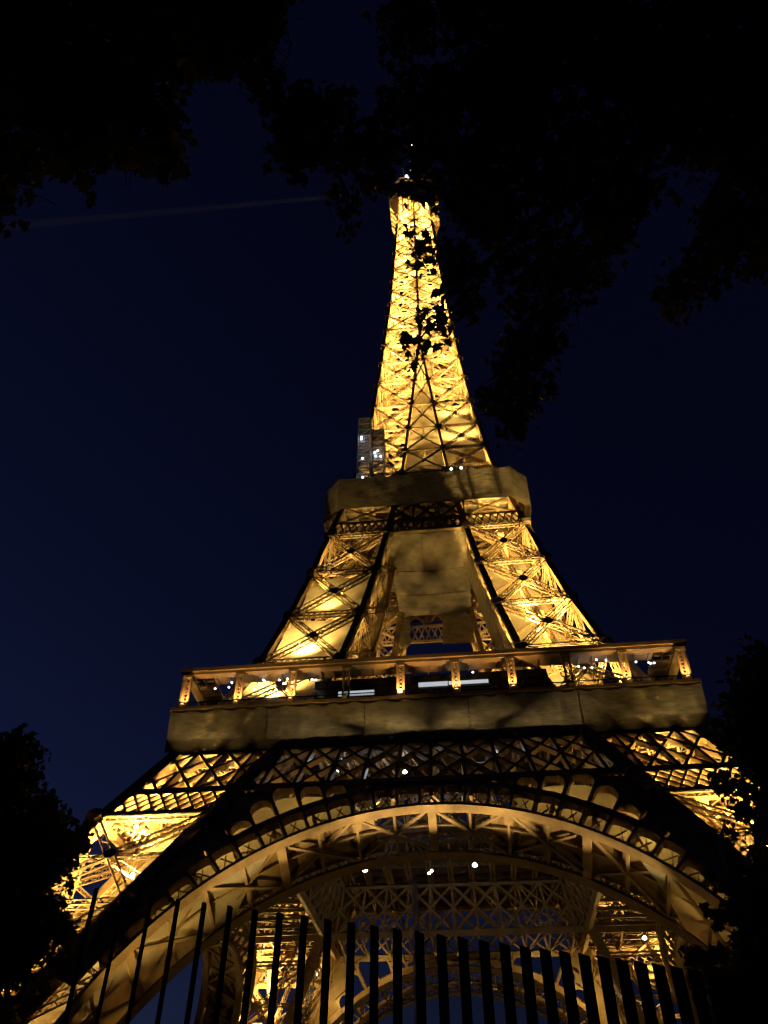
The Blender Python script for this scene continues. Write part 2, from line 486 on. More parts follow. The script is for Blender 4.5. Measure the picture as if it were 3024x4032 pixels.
dk = MB()
def ringslab(mb, h0, h1, z0, z1):
    """square ring floor between half widths h0 (hole) and h1"""
    mb.box((-h1, -h1, z0), (h1, -h0, z1)); mb.box((-h1, h0, z0), (h1, h1, z1))
    mb.box((-h1, -h0, z0), (-h0, h0, z1)); mb.box((h0, -h0, z0), (h1, h0, z1))
ringslab(dk, 13.0, 35.0, 56.6, 57.3)
deck = dk.build('deck', M['deck'], tower)
js = MB()
for k in range(-9, 10):
    x = k*3.75
    for a, b in (((-34.4, -13) if abs(x) < 13 else (-34.4, 34.4)),) if abs(x) >= 13 else ((-34.4, -13), (13, 34.4)):
        js.beam((x, a, 55.3), (x, b, 55.3), .3, 2.4, (0, 0, 1))
        js.beam((a, x, 54.9), (b, x, 54.9), .28, 1.6, (0, 0, 1))
        js.truss((x, a, 52.6), (x, b, 52.6), .9, 1.3, (0, 0, 1), .16, .1)
js.build('joists', M['iron'], deck)
def gallery():
    fr = MB()                                            # the frieze wall, slightly splayed
    fr.loft([[(-34.5, -34.5, 51.6), (34.5, -34.5, 51.6), (34.5, -34.0, 51.6), (-34.5, -34.0, 51.6)],
             [(-35.35, -35.35, 57.5), (35.35, -35.35, 57.5), (34.85, -34.85, 57.5), (-34.85, -34.85, 57.5)]])
    fo = fr.build('frieze', M['iron'], tower)
    c = MB()
    c.sweep([(-36.0, -35.75, 57.62), (36.0, -35.75, 57.62)], .75, .42, (0, 0, 1))
    c.sweep([(-35.9, -35.65, 57.2), (35.9, -35.65, 57.2)], .45, .3, (0, 0, 1))
    c.build('cornice', M['iron'], fo)
    rf = MB()
    rf.box((-35.5, -35.5, 63.35), (35.5, -34.3, 63.75)); rf.box((-35.8, -35.8, 63.752), (35.8, -34.0, 64.3))
    rf.box((-34.0, -34.0, 63.9), (34.0, -31.6, 64.15))
    for k in range(37): rf.box((-35.0+k*1.94-.06, -34.3, 63.5), (-35.0+k*1.94+.06, -31.7, 63.88))
    rf.build('gallery_roof', M['iron'], fo)
    for k in range(10):
        x = -34.55+k*7.68
        p = MB()
        for s in (-1, 1): p.box((x+s*.42-.13, -35.45, 57.9), (x+s*.42+.13, -35.1, 63.35))
        for i in range(8):
            z0 = 58.3+i*.6; s = 1 if i % 2 else -1
            p.beam((x-s*.38, -35.27, z0), (x+s*.38, -35.27, z0+.6), .1, .06, (0, 1, 0))
            p.beam((x+s*.38, -35.22, z0), (x-s*.38, -35.22, z0+.6), .1, .06, (0, 1, 0))
        p.box((x-.62, -35.55, 62.9), (x+.62, -35.0, 63.3)); p.box((x-.6, -35.5, 57.85), (x+.6, -35.0, 58.15))
        p.build('gallery_column', M['iron'], fo)
    rl = MB()
    rl.box((-35.2, -35.55, 58.75), (35.2, -35.45, 58.87)); rl.box((-35.2, -35.54, 57.95), (35.2, -35.46, 58.02))
    for k in range(352): rl.box((-35.2+k*.2-.02, -35.52, 58.0), (-35.2+k*.2+.02, -35.48, 58.8))
    rl.build('railing', M['fence'], fo)
    return fo
gl = gallery(); four(gl, tower)
# gallery lamps at the column feet on the side that faces the lawn
for k in range(10):
    x = -34.55+k*7.68
    lit = k not in (3, 7)
    lm = MB(); lm.loft([[(x+r*math.cos(a), -36.0+r*math.sin(a), z) for a in [2*math.pi*i/10 for i in range(10)]] for r, z in ((.12, 57.86), (.42, 58.0), (.46, 58.15), (.3, 58.25))])
    lo = lm.build('column_lamp', M['iron'], tower)
    ln = MB(); ln.disc((x, -36.0, 58.28), (0, 0, 1), .28, .04, 10); ln.build('lens', M['lamp_gold'] if lit else M['dark_glass'], lo)
    if lit:
        if k == 4:
            sb = MB(); sb.loft([[(x+r*math.cos(a), -36.35+r*math.sin(a), z) for a in [2*math.pi*i/8 for i in range(8)]] for r, z in ((.1, 58.0), (.3, 58.12), (.3, 58.5), (.1, 58.62))])
            sb.build('bulb', M['lamp_gold'], lo)
        flood((x, -36.15, 58.3), (x, -34.9, 63.5), 260, tower, 100, (1, .55, .16), rad=.2)

# pavilion behind the gallery between the legs
pv = MB()
pv.box((-16.8, -31.4, 57.35), (16.8, -22.0, 63.6))
pav = pv.build('pavilion', M['dark_glass'], tower)
mu = MB()
for k in range(-11, 12): mu.box((k*1.5-.05, -31.5, 57.35), (k*1.5+.05, -31.402, 63.5))
for z in (58.6, 60.6, 62.3): mu.box((-16.8, -31.52, z-.06), (16.8, -31.41, z+.06))
mu.build('glazing_frame', M['fence'], pav)
for x0, x1, z0, z1 in ((-13.2, -8.0, 60.8, 61.5), (-1.6, 2.6, 61.6, 62.25), (2.75, 8.4, 61.7, 62.2)):
    lp = MB(); lp.box((x0, -31.70, z0), (x1, -31.56, z1)); lp.build('lit_panel', M['white_panel'], pav)

# ------------------------------------------------------------------ upper legs
def upper_leg():
    mb = MB()
    leg_lattice(mb, [59.2, 70.2, 81.3, 92.4, 103.2], 1.2, .95, c=.17, l=.12, gus=.8)
    for (i, j) in FACES:
        n = face_normal(i, j, 107, 112)
        mb.truss(corner(i, 106.8), corner(j, 112.4), .4, .4, n, .12, .06); mb.truss(corner(j, 106.8), corner(i, 112.4), .4, .4, n, .12, .06)
        mb.beam(corner(i, 112.4), corner(j, 112.4), .5, .5, n)
        for z0, z1 in ((103.4, 106.6),):
            K = 8
            for q in range(K):
                a, b = q/K, (q+1)/K
                for t0, t1 in ((a, b), (b, a)):
                    mb.beam(corner(i, z0)*(1-t0)+corner(j, z0)*t0, corner(i, z1)*(1-t1)+corner(j, z1)*t1, .26, .4, n)
        mb.beam(corner(i, 106.8), corner(j, 106.8), .5, .6, n)
    leg_inside(mb, 59.2, 112, 5.5)
    leg = mb.build('upper_leg', M['iron'], tower)
    for i in range(4):
        p = MB(); p.sweep([corner(i, z) for z in (57.6, 63, 70.5, 82, 92, 102, 115.5)], 1.0, 1.0, (1, 0, 0))
        p.build('corner_post', M['iron'], leg)
    return leg
four(upper_leg(), tower)
def girder2():
    mb = MB(); z0, z1 = 103.2, 106.7
    def P(x, z): return V3((x, -W(z), z))
    h = W(104)-T(104)
    n = (0, 1, -.2)
    K = 10
    for q in range(K):
        a, b = -h+2*h*q/K, -h+2*h*(q+1)/K
        mb.beam(P(a, z0), P(b, z1), .3, .5, n); mb.beam(P(b, z0), P(a, z1), .3, .44, n)
    for z in (z0, z1, 112.4): mb.beam(P(-h-.4, z), P(h+.4, z), .55, .7, n)
    for q in range(3):
        a, b = -h+2*h*q/3, -h+2*h*(q+1)/3
        mb.truss(P(a, z1), P(b, 112.4), .4, .4, n, .12, .06); mb.truss(P(b, z1), P(a, 112.4), .4, .37, n, .12, .06)
        mb.beam(P(b, z1), P(b, 112.4), .3, .4, n)
    return mb.build('upper_girder', M['iron'], tower)
four(girder2(), tower)

# ------------------------------------------------------------------ second platform
def octo(h, c, z): return [(-h+c, -h, z), (h-c, -h, z), (h, -h+c, z), (h, h-c, z), (h-c, h, z), (-h+c, h, z), (-h, h-c, z), (-h, -h+c, z)]
p2 = MB()
p2.loft([octo(19.9, 3.2, 115.2), octo(20.3, 3.3, 116.6), octo(20.3, 3.3, 117.0)])
plat2 = p2.build('second_platform', M['deck'], tower)
un = MB()
for k in range(-5, 6):
    un.truss((k*3.6, -19.6, 113.8), (k*3.6, 19.6, 113.8), .5, 1.6, (0, 0, 1), .16, .1)
    un.truss((-19.6, k*3.6, 113.6), (19.6, k*3.6, 113.6), .5, 1.4, (0, 0, 1), .16, .1)
un.build('joists', M['iron'], plat2)
ed = MB()
ed.loft([octo(20.0, 3.2, 109.4), octo(20.25, 3.25, 115.1), octo(20.05, 3.25, 115.1), octo(19.8, 3.2, 109.4)], cap=False)
ed.build('fascia', M['iron'], plat2)
rl = MB()
o_ = octo(20.2, 3.3, 0)
for i in range(8):
    a, b = V3(o_[i]), V3(o_[(i+1) % 8]); L = np.linalg.norm(b-a); k = int(L/.5)
    for z in (118.2, 119.4): rl.beam(a+V3((0, 0, z)), b+V3((0, 0, z)), .06)
    for j in range(k): p = a+(b-a)*j/k; rl.beam(p+V3((0, 0, 117)), p+V3((0, 0, 119.4)), .04)
rl.build('railing', M['fence'], plat2)
kb = MB()
kb.loft([octo(12.5, 2.5, 117.02), octo(12.5, 2.5, 120.3), octo(13.4, 2.6, 120.4), octo(13.2, 2.6, 120.9), octo(9, 2, 121.6)])
kb.build('kiosk', M['deck'], plat2)

# ------------------------------------------------------------------ shaft above the second platform
NODES = [117.0, 123.5, 131.5, 140.0, 149.6, 159.5, 168.8, 177.3]
z = 177.3; st = 7.9
while z < 262: z += st; NODES.append(z); st = max(5.0, st*.955)
NODES[-1] = 267.0
def shaft_side():
    mb = MB()
    n = V3((0, 1, -.1))
    for k in range(len(NODES)-1):
        z0, z1 = NODES[k], NODES[k+1]
        w0, w1, u0, u1 = W(z0), W(z1), U(z0), U(z1)
        tw = .62 if z0 < 178 else .42
        def P(x, z, d=0.0): return V3((x, -W(z)+d, z))
        for s in (-1, 1):
            a0, b0, a1, b1 = P(s*w0, z0), P(s*u0, z0), P(s*w1, z1), P(s*u1, z1)
            if z0 < 178:
                mb.truss(a0, b1, tw, tw, n, .13, .07); mb.truss(b0, a1, tw, tw*.92, n, .13, .07)
                mb.truss(a1, b1, tw*.8, tw*.8, n, .12, .06)
                # the leg's own inner face
                for p, q in (((s*u0, -w0, z0), (s*u1, -u1, z1)), ((s*u0, -u0, z0), (s*u1, -w1, z1))):
                    mb.truss(p, q, tw*.7, tw*.7, (1, 0, 0), .11, .06)
                mb.truss((s*u1, -w1, z1), (s*u1, -u1, z1), tw*.7, tw*.7, (1, 0, 0), .11, .06)
            else:
                mb.beam(a0, b1, .34, .4, n); mb.beam(b0, a1, .34, .36, n)
                mb.beam(a1, b1, .3, .4, n)
            mb.disc((a0+b0+a1+b1)/4, n, .45, tw*1.05, 8)
            mb.disc(b1, n, .8 if z0 < 178 else .62, .9, 8); mb.disc(a1, n, .8, .9, 8)
        if u0 > .6:
            mb.beam(P(-u0, z0), P(u1, z1), .3, .3, n); mb.beam(P(u0, z0), P(-u1, z1), .3, .27, n)
            mb.beam(P(-u1, z1), P(u1, z1), .3, .3, n); mb.disc((P(-u0, z0)+P(u1, z1))/2, n, .35, .4, 8)
        # level frame, one quarter of it
        mb.beam((-w1, -w1, z1), (0, 0, z1), .3, .35); mb.beam((0, -w1, z1), (0, 0, z1), .3, .35)
    sd = mb.build('shaft_side', M['iron'], tower)
    p = MB(); p.sweep([(-W(z), -W(z), z) for z in (116, 125.5, 145.7, 168.7, 200, 215, 254, 268)], .75, .75, (1, 0, 0)); p.build('corner_post', M['iron'], sd)
    for s in (-1, 1):
        p = MB(); p.sweep([(s*U(z), -W(z), z) for z in (116, 125.5, 145.7, 168.7, 178.5)], .55, .55, (1, 0, 0)); p.build('inner_post', M['iron'], sd)
        p = MB(); p.sweep([(s*U(z), -U(z), z) for z in (116, 145.7, 178.5)], .5, .5, (1, 0, 0)); p.build('inner_post', M['iron'], sd)
    p = MB(); p.sweep([(0, -W(z), z) for z in (178, 200, 215, 254, 268)], .7, .6, (1, 0, 0)); p.build('centre_post', M['iron'], sd)
    return sd
four(shaft_side(), tower)
lc = MB()                                                # lift core and landings; smooth pale sheathing added to brighten the shaft's glow
def core(z): return float(np.interp(z, [117, 178, 268], [1.7, 2.9, 2.2]))
zz_ = [117+k*2.9 for k in range(53)]
for k in range(len(zz_)-1):
    z0, z1 = zz_[k], zz_[k+1]-.12
    for i in range(4):
        a, b = QUAD[i], QUAD[(i+1) % 4]; h0, h1 = core(z0), core(z1)
        lc.add([(a[0]*h0, a[1]*h0, z0), (b[0]*h0, b[1]*h0, z0), (b[0]*h1, b[1]*h1, z1), (a[0]*h1, a[1]*h1, z1)], [(0, 1, 2, 3)])
    if k % 3 == 0:
        for i in range(4):
            a, b = QUAD[i], QUAD[(i+1) % 4]; h = core(z0)+.1
            lc.beam((a[0]*h, a[1]*h, z0), (b[0]*h, b[1]*h, z0), .25)
lc.build('lift_core', M['canvas'], tower)

# ------------------------------------------------------------------ top
tp = MB()
prof = ((5.45, .12, 251), (5.9, .6, 256), (6.7, 1.5, 261), (7.7, 2.6, 265.5), (8.35, 3.3, 268.2))
for i in range(8):                                       # curved corbel plates at the corners, open lattice between them
    for k in range(len(prof)-1):
        r0, r1 = octo(*prof[k]), octo(*prof[k+1]); j = (i+1) % 8
        if i % 2 == 1: tp.add([r0[i], r0[j], r1[j], r1[i]], [(0, 1, 2, 3)])
    for k in range(len(prof)-1):
        tp.beam(octo(*prof[k])[i], octo(*prof[k+1])[i], .35)
for a in range(4):
    c_, s_ = math.cos(a*math.pi/2), math.sin(a*math.pi/2)
    for x in (-3.6, -1.8, 0, 1.8, 3.6):
        pp = [(x, -5.5, 259), (x, -6.2, 263), (x, -7.4, 266.5), (x, -8.2, 268.1)]
        tp.sweep([(q[0]*c_-q[1]*s_, q[0]*s_+q[1]*c_, q[2]) for q in pp], .3, .5, (c_, s_, 0))
tp.loft([octo(8.35, 3.3, 268.2), octo(8.5, 3.3, 268.8)])
top = tp.build('top_corbel', M['iron'], tower)
cb = MB()
cb.loft([octo(8.05, 3.1, 268.81), octo(8.05, 3.1, 276.0), octo(8.7, 3.3, 276.2), octo(8.7, 3.3, 276.8)])
for i in range(8):
    a, b = V3(octo(8.12, 3.12, 269)[i]), V3(octo(8.12, 3.12, 269)[(i+1) % 8])
    for k in range(5): cb.beam(a+(b-a)*k/5, a+(b-a)*k/5+V3((0, 0, 6.9)), .22)
    cb.beam(a+V3((0, 0, 2.4)), b+V3((0, 0, 2.4)), .3)
cab = cb.build('top_gallery', M['iron'], tower)
wn = MB()
for i in range(4):
    for k in range(-4, 5):
        a = i*math.pi/2; c_, s_ = math.cos(a), math.sin(a)
        pts = []
        for dx, dz in ((-.5, 0), (.5, 0), (.5, 2.6), (-.5, 2.6)):
            x, y = k*1.25+dx, -8.07; pts.append((x*c_-y*s_, x*s_+y*c_, 272+dz))
        wn.add(pts, [(0, 1, 2, 3)])
wn.build('windows', M['dark_glass'], cab)
cg = MB()
o_ = octo(8.5, 3.2, 276.8); o2 = octo(7.4, 2.9, 281.2)
for i in range(8):
    a, b, a2, b2 = map(V3, (o_[i], o_[(i+1) % 8], o2[i], o2[(i+1) % 8]))
    for k in range(6):
        t = k/6; cg.beam(a+(b-a)*t, a2+(b2-a2)*t, .12)
    for t in (.35, .7, 1): cg.beam(a+(a2-a)*t, b+(b2-b)*t, .1)
cg.loft([octo(5.3, 1.4, 276.82), octo(5.3, 1.4, 282.5), octo(5.9, 1.5, 282.7), octo(5.7, 1.5, 283.4), octo(3.6, 1.0, 285.5)])
cg.build('upper_terrace', M['iron'], cab)
dm = MB()
dm.loft([[(r*math.cos(a), r*math.sin(a), z) for a in [2*math.pi*i/14 for i in range(14)]] for r, z in ((3.2, 285.5), (3.2, 288.5), (2.9, 290), (2.1, 291.6), (1.2, 292.4), (1.0, 293))])
for i in range(4):
    a = math.pi/4+i*math.pi/2
    dm.beam((3.3*math.cos(a), 3.3*math.sin(a), 285.5), (1.1*math.cos(a), 1.1*math.sin(a), 299), .35)
dm.build('lantern', M['iron'], tower)
an = MB()
an.truss((0, 0, 293), (0, 0, 310), 1.5, 1.5, (1, 0, 0), .2, .12); an.truss((0, 0, 310), (0, 0, 321), .9, .9, (1, 0, 0), .16, .1)
for z in (297, 301, 305, 308.5):
    for i in range(4):
        a = i*math.pi/2; c_, s_ = math.cos(a), math.sin(a)
        an.beam((.88*c_, .88*s_, z-1.2), (.88*c_, .88*s_, z+1.2), .9, .35, (c_, s_, 0))
for z in (312, 314.5, 317):
    for i in range(4):
        a = i*math.pi/2+.3; c_, s_ = math.cos(a), math.sin(a)
        an.beam((.5*c_, .5*s_, z-.8), (.5*c_, .5*s_, z+.8), .5, .25, (c_, s_, 0))
an.beam((0, 0, 321), (0, 0, 327), .25)
for i in range(6):
    a = i*1.05+.2; cgx = MB(); cgx.beam((8*math.cos(a), 8*math.sin(a), 276.9), (10.2*math.cos(a), 10.2*math.sin(a), 284), .1); cgx.build('aerial', M['scaffold'], tower)
an.build('antenna', M['scaffold'], tower)

# ------------------------------------------------------------------ small white and red lamps
def lamp(p, r, mat='lamp_white', name='lamp'):
    b = MB(); k = 8
    b.loft([[(p[0]+rr*math.cos(a), p[1]+rr*math.sin(a), p[2]+dz) for a in [2*math.pi*i/k for i in range(k)]] for rr, dz in ((r*.3, -r*.8), (r*.9, -r*.5), (r, 0), (r*.5, r*.6))])
    return b.build(name, M[mat], tower)
random.seed(3)
for x in (-31.2, -29.2, -28.6, -25.4, -24.6, -24.1, -23.9, -21.6, -21.2, -20.9, -20.4, -16.9, -16.2, 3.4, 6.3, 21.2, 21.9, 23.0, 23.6, 24.2, 25.0, 27.8, 29.0, 31.0, 31.6, 30.9):
    z = 63.15+random.uniform(-1.1, .15)
    lamp((x, -33.2+random.uniform(-.6, .8), z), .12)
for p in ((-5.8, -30, 50.2), (-3.9, -30, 49.7), (8.9, -30, 51.4), (-12.9, -30, 50.4), (-12.7, -30.5, 51.6), (-5.3, -29.6, 48.8), (-27.5, -33, 50.3)): lamp(p, .3)
for px, py, r in ((1437, 3425, .42), (1870, 3405, .42), (1700, 3428, .25), (1690, 3438, .25), (2100, 3415, .2), (2430, 3655, .3)):
    q = ray(px/1.82278, py/1.82278); q = CAM+q*(48.6/q.z); lamp(tuple(q), r)
for p in ((-35.2, -41.0, 39.2), (31.5, -40.5, 40.6), (38.6, -41.8, 36.9), (22.5, -33.8, 27.5), (-33.5, -43, 33.0), (5.6, -20.0, 118.1), (7.6, -20.0, 118.2)): lamp(p, .24)
for p in ((-.3, -.8, 320.5), (0, -.5, 324.5), (1.5, -2.6, 293.5), (1.9, -2.7, 292.2), (-2.2, -3, 292), (-1.0, -6.2, 283)): lamp(p, .45)
lamp((7.8, -6.6, 285.6), .4, 'lamp_red', 'beacon')
def glow(p, power, color):
    ld = bpy.data.lights.new('lamp_glow', 'POINT'); ld.energy = power*.1; ld.color = color; ld.shadow_soft_size = .3
    o = bpy.data.objects.new('lamp_glow', ld); COL.objects.link(o); o.parent = tower; o.location = p
WHITE = (.85, .92, 1)
for p, e in (((-4.8, -30.6, 49.2), 250), ((8.9, -30.6, 51.0), 120), ((-12.8, -30.6, 50.6), 150), ((5.5, -14, 49.2), 900), ((-6, -14, 49.2), 500), ((0, -2.4, 321), 3200), ((.6, -3, 300), 500), ((1.6, -3.4, 292.5), 1500), ((-12, -17.6, 130), 1)):
    glow(p, e, WHITE)
glow((7.9, -7.2, 285), 250, (1, .08, .06))

# ------------------------------------------------------------------ sodium floodlights inside the structure
for (sx, sy) in QUAD:
    near = sy < 0
    def L(z, a, b, aimz, p, size=112, fx=True, rad=.3):
        """lamp at fraction a (outer to inner) across and b (outer to inner) deep"""
        t = T(z); w_ = W(z)
        q = (sx*(w_-t*a), sy*(w_-t*b), z)
        za = min(z+aimz, 116); t2, w2 = T(za), W(za)
        flood(q, (sx*(w2-t2*a+5), sy*(w2-t2*b+5), za), p, tower, size, fixture=fx and near, rad=rad)
    lf = (2.2 if sx < 0 else 1.2)*(1 if near else .4)
    for z, p in ((6.5, 6000), (17.8, 6000), (29.5, 6500), (38.0, 4000)):
        L(z, .35, .45, 14, p*lf)
    L(33.5, .5, .35, 12, 3500*lf, 140); L(24.2, .25, .3, 12, 4000*lf, 140)
    L(46.5, .5, .5, 8, 1500)
    for z, p in ((62.0, 17000), (71.6, 12500), (82.7, 10500), (93.8, 7500)):
        for a_, b_ in (((.2, .5), (.8, .5)) if sx > 0 or not near else ((.5, .3),)): L(z, a_, b_, 12, .5*p*(.6 if sx > 0 else (.75 if z < 75 else .22))*(1 if near else .8), 150, rad=.6)
    L(105.5, .5, .5, 8, 1800 if sx > 0 else 200)
    flood((sx*(W(119)-2.0), sy*(W(119)-2.0), 121.8), (sx*6, sy*6, 150), 13000 if sx > 0 else 3000, tower, 120, fixture=near)
    for z, p in ((133, 7000), (143, 7000), (153, 7500), (163, 7500)):
        a = W(z)*.62
        flood((sx*a, sy*a, z), (sx*W(z+16)*.6, sy*W(z+16)*.6, z+16), p*.62, tower, 140, fixture=near)
for z in range(173, 262, 8):
    a = W(z)*.7
    for s in (-1, 1):
        flood((s*a, s*a*(1 if (z//8) % 2 else -1), z), (s*a*.55, 0, z+14), 6200, tower, 150, fixture=True)
for s in (-1, 1):
    flood((s*7.6, -7.6, 247), (s*7.2, -7.2, 268), 1500, tower, 80); flood((s*2.5, -9.6, 250), (s*2.2, -8.2, 272), 800, tower, 90); flood((s*8.5, 1, 250), (s*7.6, 0, 270), 1500, tower, 80); flood((s*5.4, -7, 277.5), (s*4, -5, 284), 300, tower, 120)
# lamps on the ground under the arches, behind the plane of the front face, aimed up along the soffits
for sx in (-1, 1):
    for sy in (-1, 1):
        hot = sx < 0 and sy < 0
        flood((sx*32.6, sy*56.6, 4.0), (sx*25.5, sy*48.5, 27), 7500 if hot else 900, tower, 30)
        for t0, t1, pw_ in ((76, 38, 6500), (74, 27, 8000), (70, 15, 12000), (66, 2, 16000), (60, -12, 16000)):  # narrow spots added inside the arch to brighten its lip
            a_, b_ = arc(R_(t0), 33.4, 1.7), arc(R_(t1), 35, 1.2)
            flood((sx*a_[0], -sy*a_[1], a_[2]), (sx*b_[0], -sy*b_[1], b_[2]), pw_*1.3, tower, 9.5, (1, .72, .29), rad=.15, blend=.9)
        flood((sx*57.5, sy*13, 1.0), (sx*43.5, sy*1, 40), 600, tower, 50)
        flood((sx*33, sy*30, 1.2), (sx*8, sy*20, 45), 450, tower, 110)
# lamps high in the legs, near the front, that wash the frieze and the belt above through the lattice
for k in range(4):
    ca, sa = (1, 0, -1, 0)[k], (0, 1, 0, -1)[k]
    rot = lambda x, y, z: (x*ca-y*sa, x*sa+y*ca, z)
    for s in (-1, 1):
        for (x, y, z, p, tx, tz, sz) in ((31, -39.75, 41.5, 9000, 1, 54.8, 30), (28.4, -39.8, 41.45, 6500, 9, 55.2, 32), (33.4, -39.7, 41.6, 9000, -11, 54.8, 24)):
            flood(rot(s*x, y, z), rot(s*tx, -35.7, tz), p, tower, sz, rad=.04, blend=.8)
        for x, p in ((33.6, 240), (30.2, 230), (26.6, 150), (22.6, 70)):     # spots added in front of the lower chord to brighten the frieze net
            flood(rot(s*x, -40.6, 44.6), rot(s*(x-.6), -36.1, 56.0), p, tower, 38, rad=.1, blend=1)
        for th, r_, p in ((22, 40, 150), (37, 39.8, 260), (49, 38, 90)):  # spots added behind the spandrel sheets so the cloth glows through
            q = arc(R_(s*th), r_, 6.3); e = arc(R_(s*th), r_+.3, 0); flood(rot(*q), rot(*e), p, tower, 150, rad=.3)
flood((17.5, -25.3, 71.6), (13.0, -20.4, 113.5), 62000, tower, 25, rad=.08)
flood((22.0, -25.3, 71.6), (18.5, -18.4, 113.5), 26000, tower, 24, rad=.08)
flood((22.2, -22.6, 93.2), (19.0, -19.0, 112.5), 3800, tower, 32, rad=.08)  # this and the next spot added to brighten the belt net's cut corners
flood((-19.4, -20.2, 93.6), (-18.8, -18.8, 112), 900, tower, 44, rad=.08)
flood((-15.5, -22.9, 84.5), (-7, -20.4, 113), 9000, tower, 12, rad=.05)
flood((-19.5, -22.9, 84.5), (-14, -20.4, 113), 3500, tower, 40, rad=.05)

# ------------------------------------------------------------------ cloth: nets and tarpaulins tied to the ironwork
def cloth(name, fn, nu, nv, mat, label, cat='tarpaulin', group=None, seams=(), rows=()):
    b = MB(); b.grid(fn, nu, nv)
    for u in seams:                                      # lacing cords
        for k in range(8):
            p, q = V3(fn(u, k/8)), V3(fn(u, (k+1)/8)); o_ = V3((0, -.06, 0)); b.beam(p+o_, q+o_, .09)
    for v in rows:
        for k in range(8):
            p, q = V3(fn(k/8, v)), V3(fn((k+1)/8, v)); o_ = V3((0, -.03, -.06)); b.beam(p+o_, q+o_, .12)
    o = b.build(name, M[mat], None, smooth=True)
    return tag(o, label, cat, group)
def frieze_net(u, v):
    x = -35.95+71.9*u; h = v
    sag = .45*abs(math.sin(u*math.pi*22+.4*math.sin(u*40)))*(1 if v > .999 else max(0, (v-.6)/.4))
    wob = .05*nz(x*.5, v*5, 1.2)+.035*nz(x*1.9, v*4, 1.6)+.02*nz(x*4.3, v*9)+.07*math.exp(-((x/2.9-round(x/2.9))*9)**2)
    return (x, -35.3-.72*h-wob, 51.45+5.85*h-sag)
cloth('safety_net', frieze_net, 180, 20, 'net', 'long mottled net wrapped along the front of the first gallery below its railing', 'safety net', seams=(.193, .378, .572, .775))
def leg_tarp(z0, z1, label):
    def fn(u, v):
        z = z0+(z1-z0)*v
        a, b = corner(0, z), corner(1, z)
        p = a+(b-a)*(.06+.88*u)
        sag = .5*math.sin(u*math.pi)*(1 if v > .99 else v*v)
        bel = .35*math.sin(v*math.pi)*math.sin(u*math.pi)+.12*nz(u*9, v*7)
        return (p[0], p[1]+.75+bel, p[2]-sag*.8)
    return cloth('tarpaulin', fn, 30, 24, 'canvas', label)
leg_tarp(59.6, 69.9, 'bright tarpaulin low in the near upper leg, just above the gallery roof')
leg_tarp(70.6, 80.9, 'tarpaulin in the middle of the near upper leg, with a sagging lit top seam')
leg_tarp(81.7, 91.9, 'dim tarpaulin highest in the near upper leg, under the dark girder')
def ceiling_net(u, v):
    x = -7.7+15.4*u; y = -18.2+26.4*v
    return (x, y, 103.0-.35*abs(math.sin(v*math.pi*3))*math.sin(u*math.pi)-.2*math.sin(u*math.pi)-.06*nz(x, y, .9))
cloth('tarpaulin', ceiling_net, 30, 44, 'net', 'wide tarpaulin stretched as a ceiling between the upper legs beneath the second platform', seams=(.42,), rows=(.42, .72))
def back_drop(u, v):
    x = 1.2+6.6*u
    return (x, 8.6+.15*nz(x*1.5, v*6), 95.4+7.4*v)
cloth('tarpaulin', back_drop, 14, 14, 'net', 'short tarpaulin hanging down beside the gap of sky between the upper legs')
def leg_back(u, v):
    z = 60+42*v; a, b = corner(3, z), corner(2, z); p = a+(b-a)*(.05+.9*u)
    return (-p[0], p[1]-.8+.15*nz(u*7, v*15), z)
cloth('tarpaulin', leg_back, 14, 44, 'canvas', 'tall tarpaulin closing the rear of the upper leg, seen behind its glowing cross braces')
for s_x, lab in ((-1, 'tarpaulin closing the rear of the blazing lower leg beside the tall broadleaf tree'), (1, 'tarpaulin closing the rear of the lower leg half hidden by the feathery tree')):
    def low_back(u, v):
        z = 9+42*v; a, b = corner(3, z), corner(2, z); p = a+(b-a)*(.06+.88*u)
        return (-s_x*p[0], p[1]-1.0+.18*nz(u*7, v*11), z)
    cloth('tarpaulin', low_back, 14, 36, 'net', lab)
def left_drop(u, v):
    return (-7.9+2.3*u, 8.6+.15*nz(u*4, v*6), 95.6+7.2*v)
cloth('tarpaulin', left_drop, 8, 14, 'net', 'narrow strip of tarpaulin hanging left of the gap of sky between the upper legs')
def side_drop(u, v):
    z = 66+34*v; a = W(z)-T(z)
    y = -W(z)+1.2+(T(z)-1.6)*u
    return (a-.75+.12*nz(u*8, v*14), y, z)
cloth('tarpaulin', side_drop, 16, 40, 'net', 'tall tarpaulin facing the gap on the flank of the upper leg with glowing cross braces')
def belt_net():
    b = MB(); o = octo(20.48, 3.3, 0); segs = [(6, 7), (7, 0), (0, 1), (1, 2), (2, 3)]
    nv = 14
    for (i, j) in segs:
        a, c = V3(o[i]), V3(o[j]); L = np.linalg.norm(c-a); nu = max(6, int(L/1.0))
        n = nrm(V3(((a+c)[0], (a+c)[1], 0)))
        if i == 0: n = V3((0, -1, 0))
        def fn(u, v):
            p = a+(c-a)*u; z = 108.7+8.4*v
            e = math.sin(u*math.pi)
            wob = e*min(1, L/12)*(.10*nz(p[0]*.8+p[1], z*.6)+.05*nz(p[0]*2.1, z*1.3+p[1]))
            sag = .22*abs(math.sin(u*math.pi*max(1, round(L/4))))*max(0, (v-.6)/.4)
            return (p[0]+n[0]*wob, p[1]+n[1]*wob, z-sag)
        b.grid(fn, nu*3, nv)
    return tag(b.build('safety_net', M['net'], None, smooth=True), 'beige net with cut corners wrapped round the second platform high on the tower', 'safety net')
belt_net()
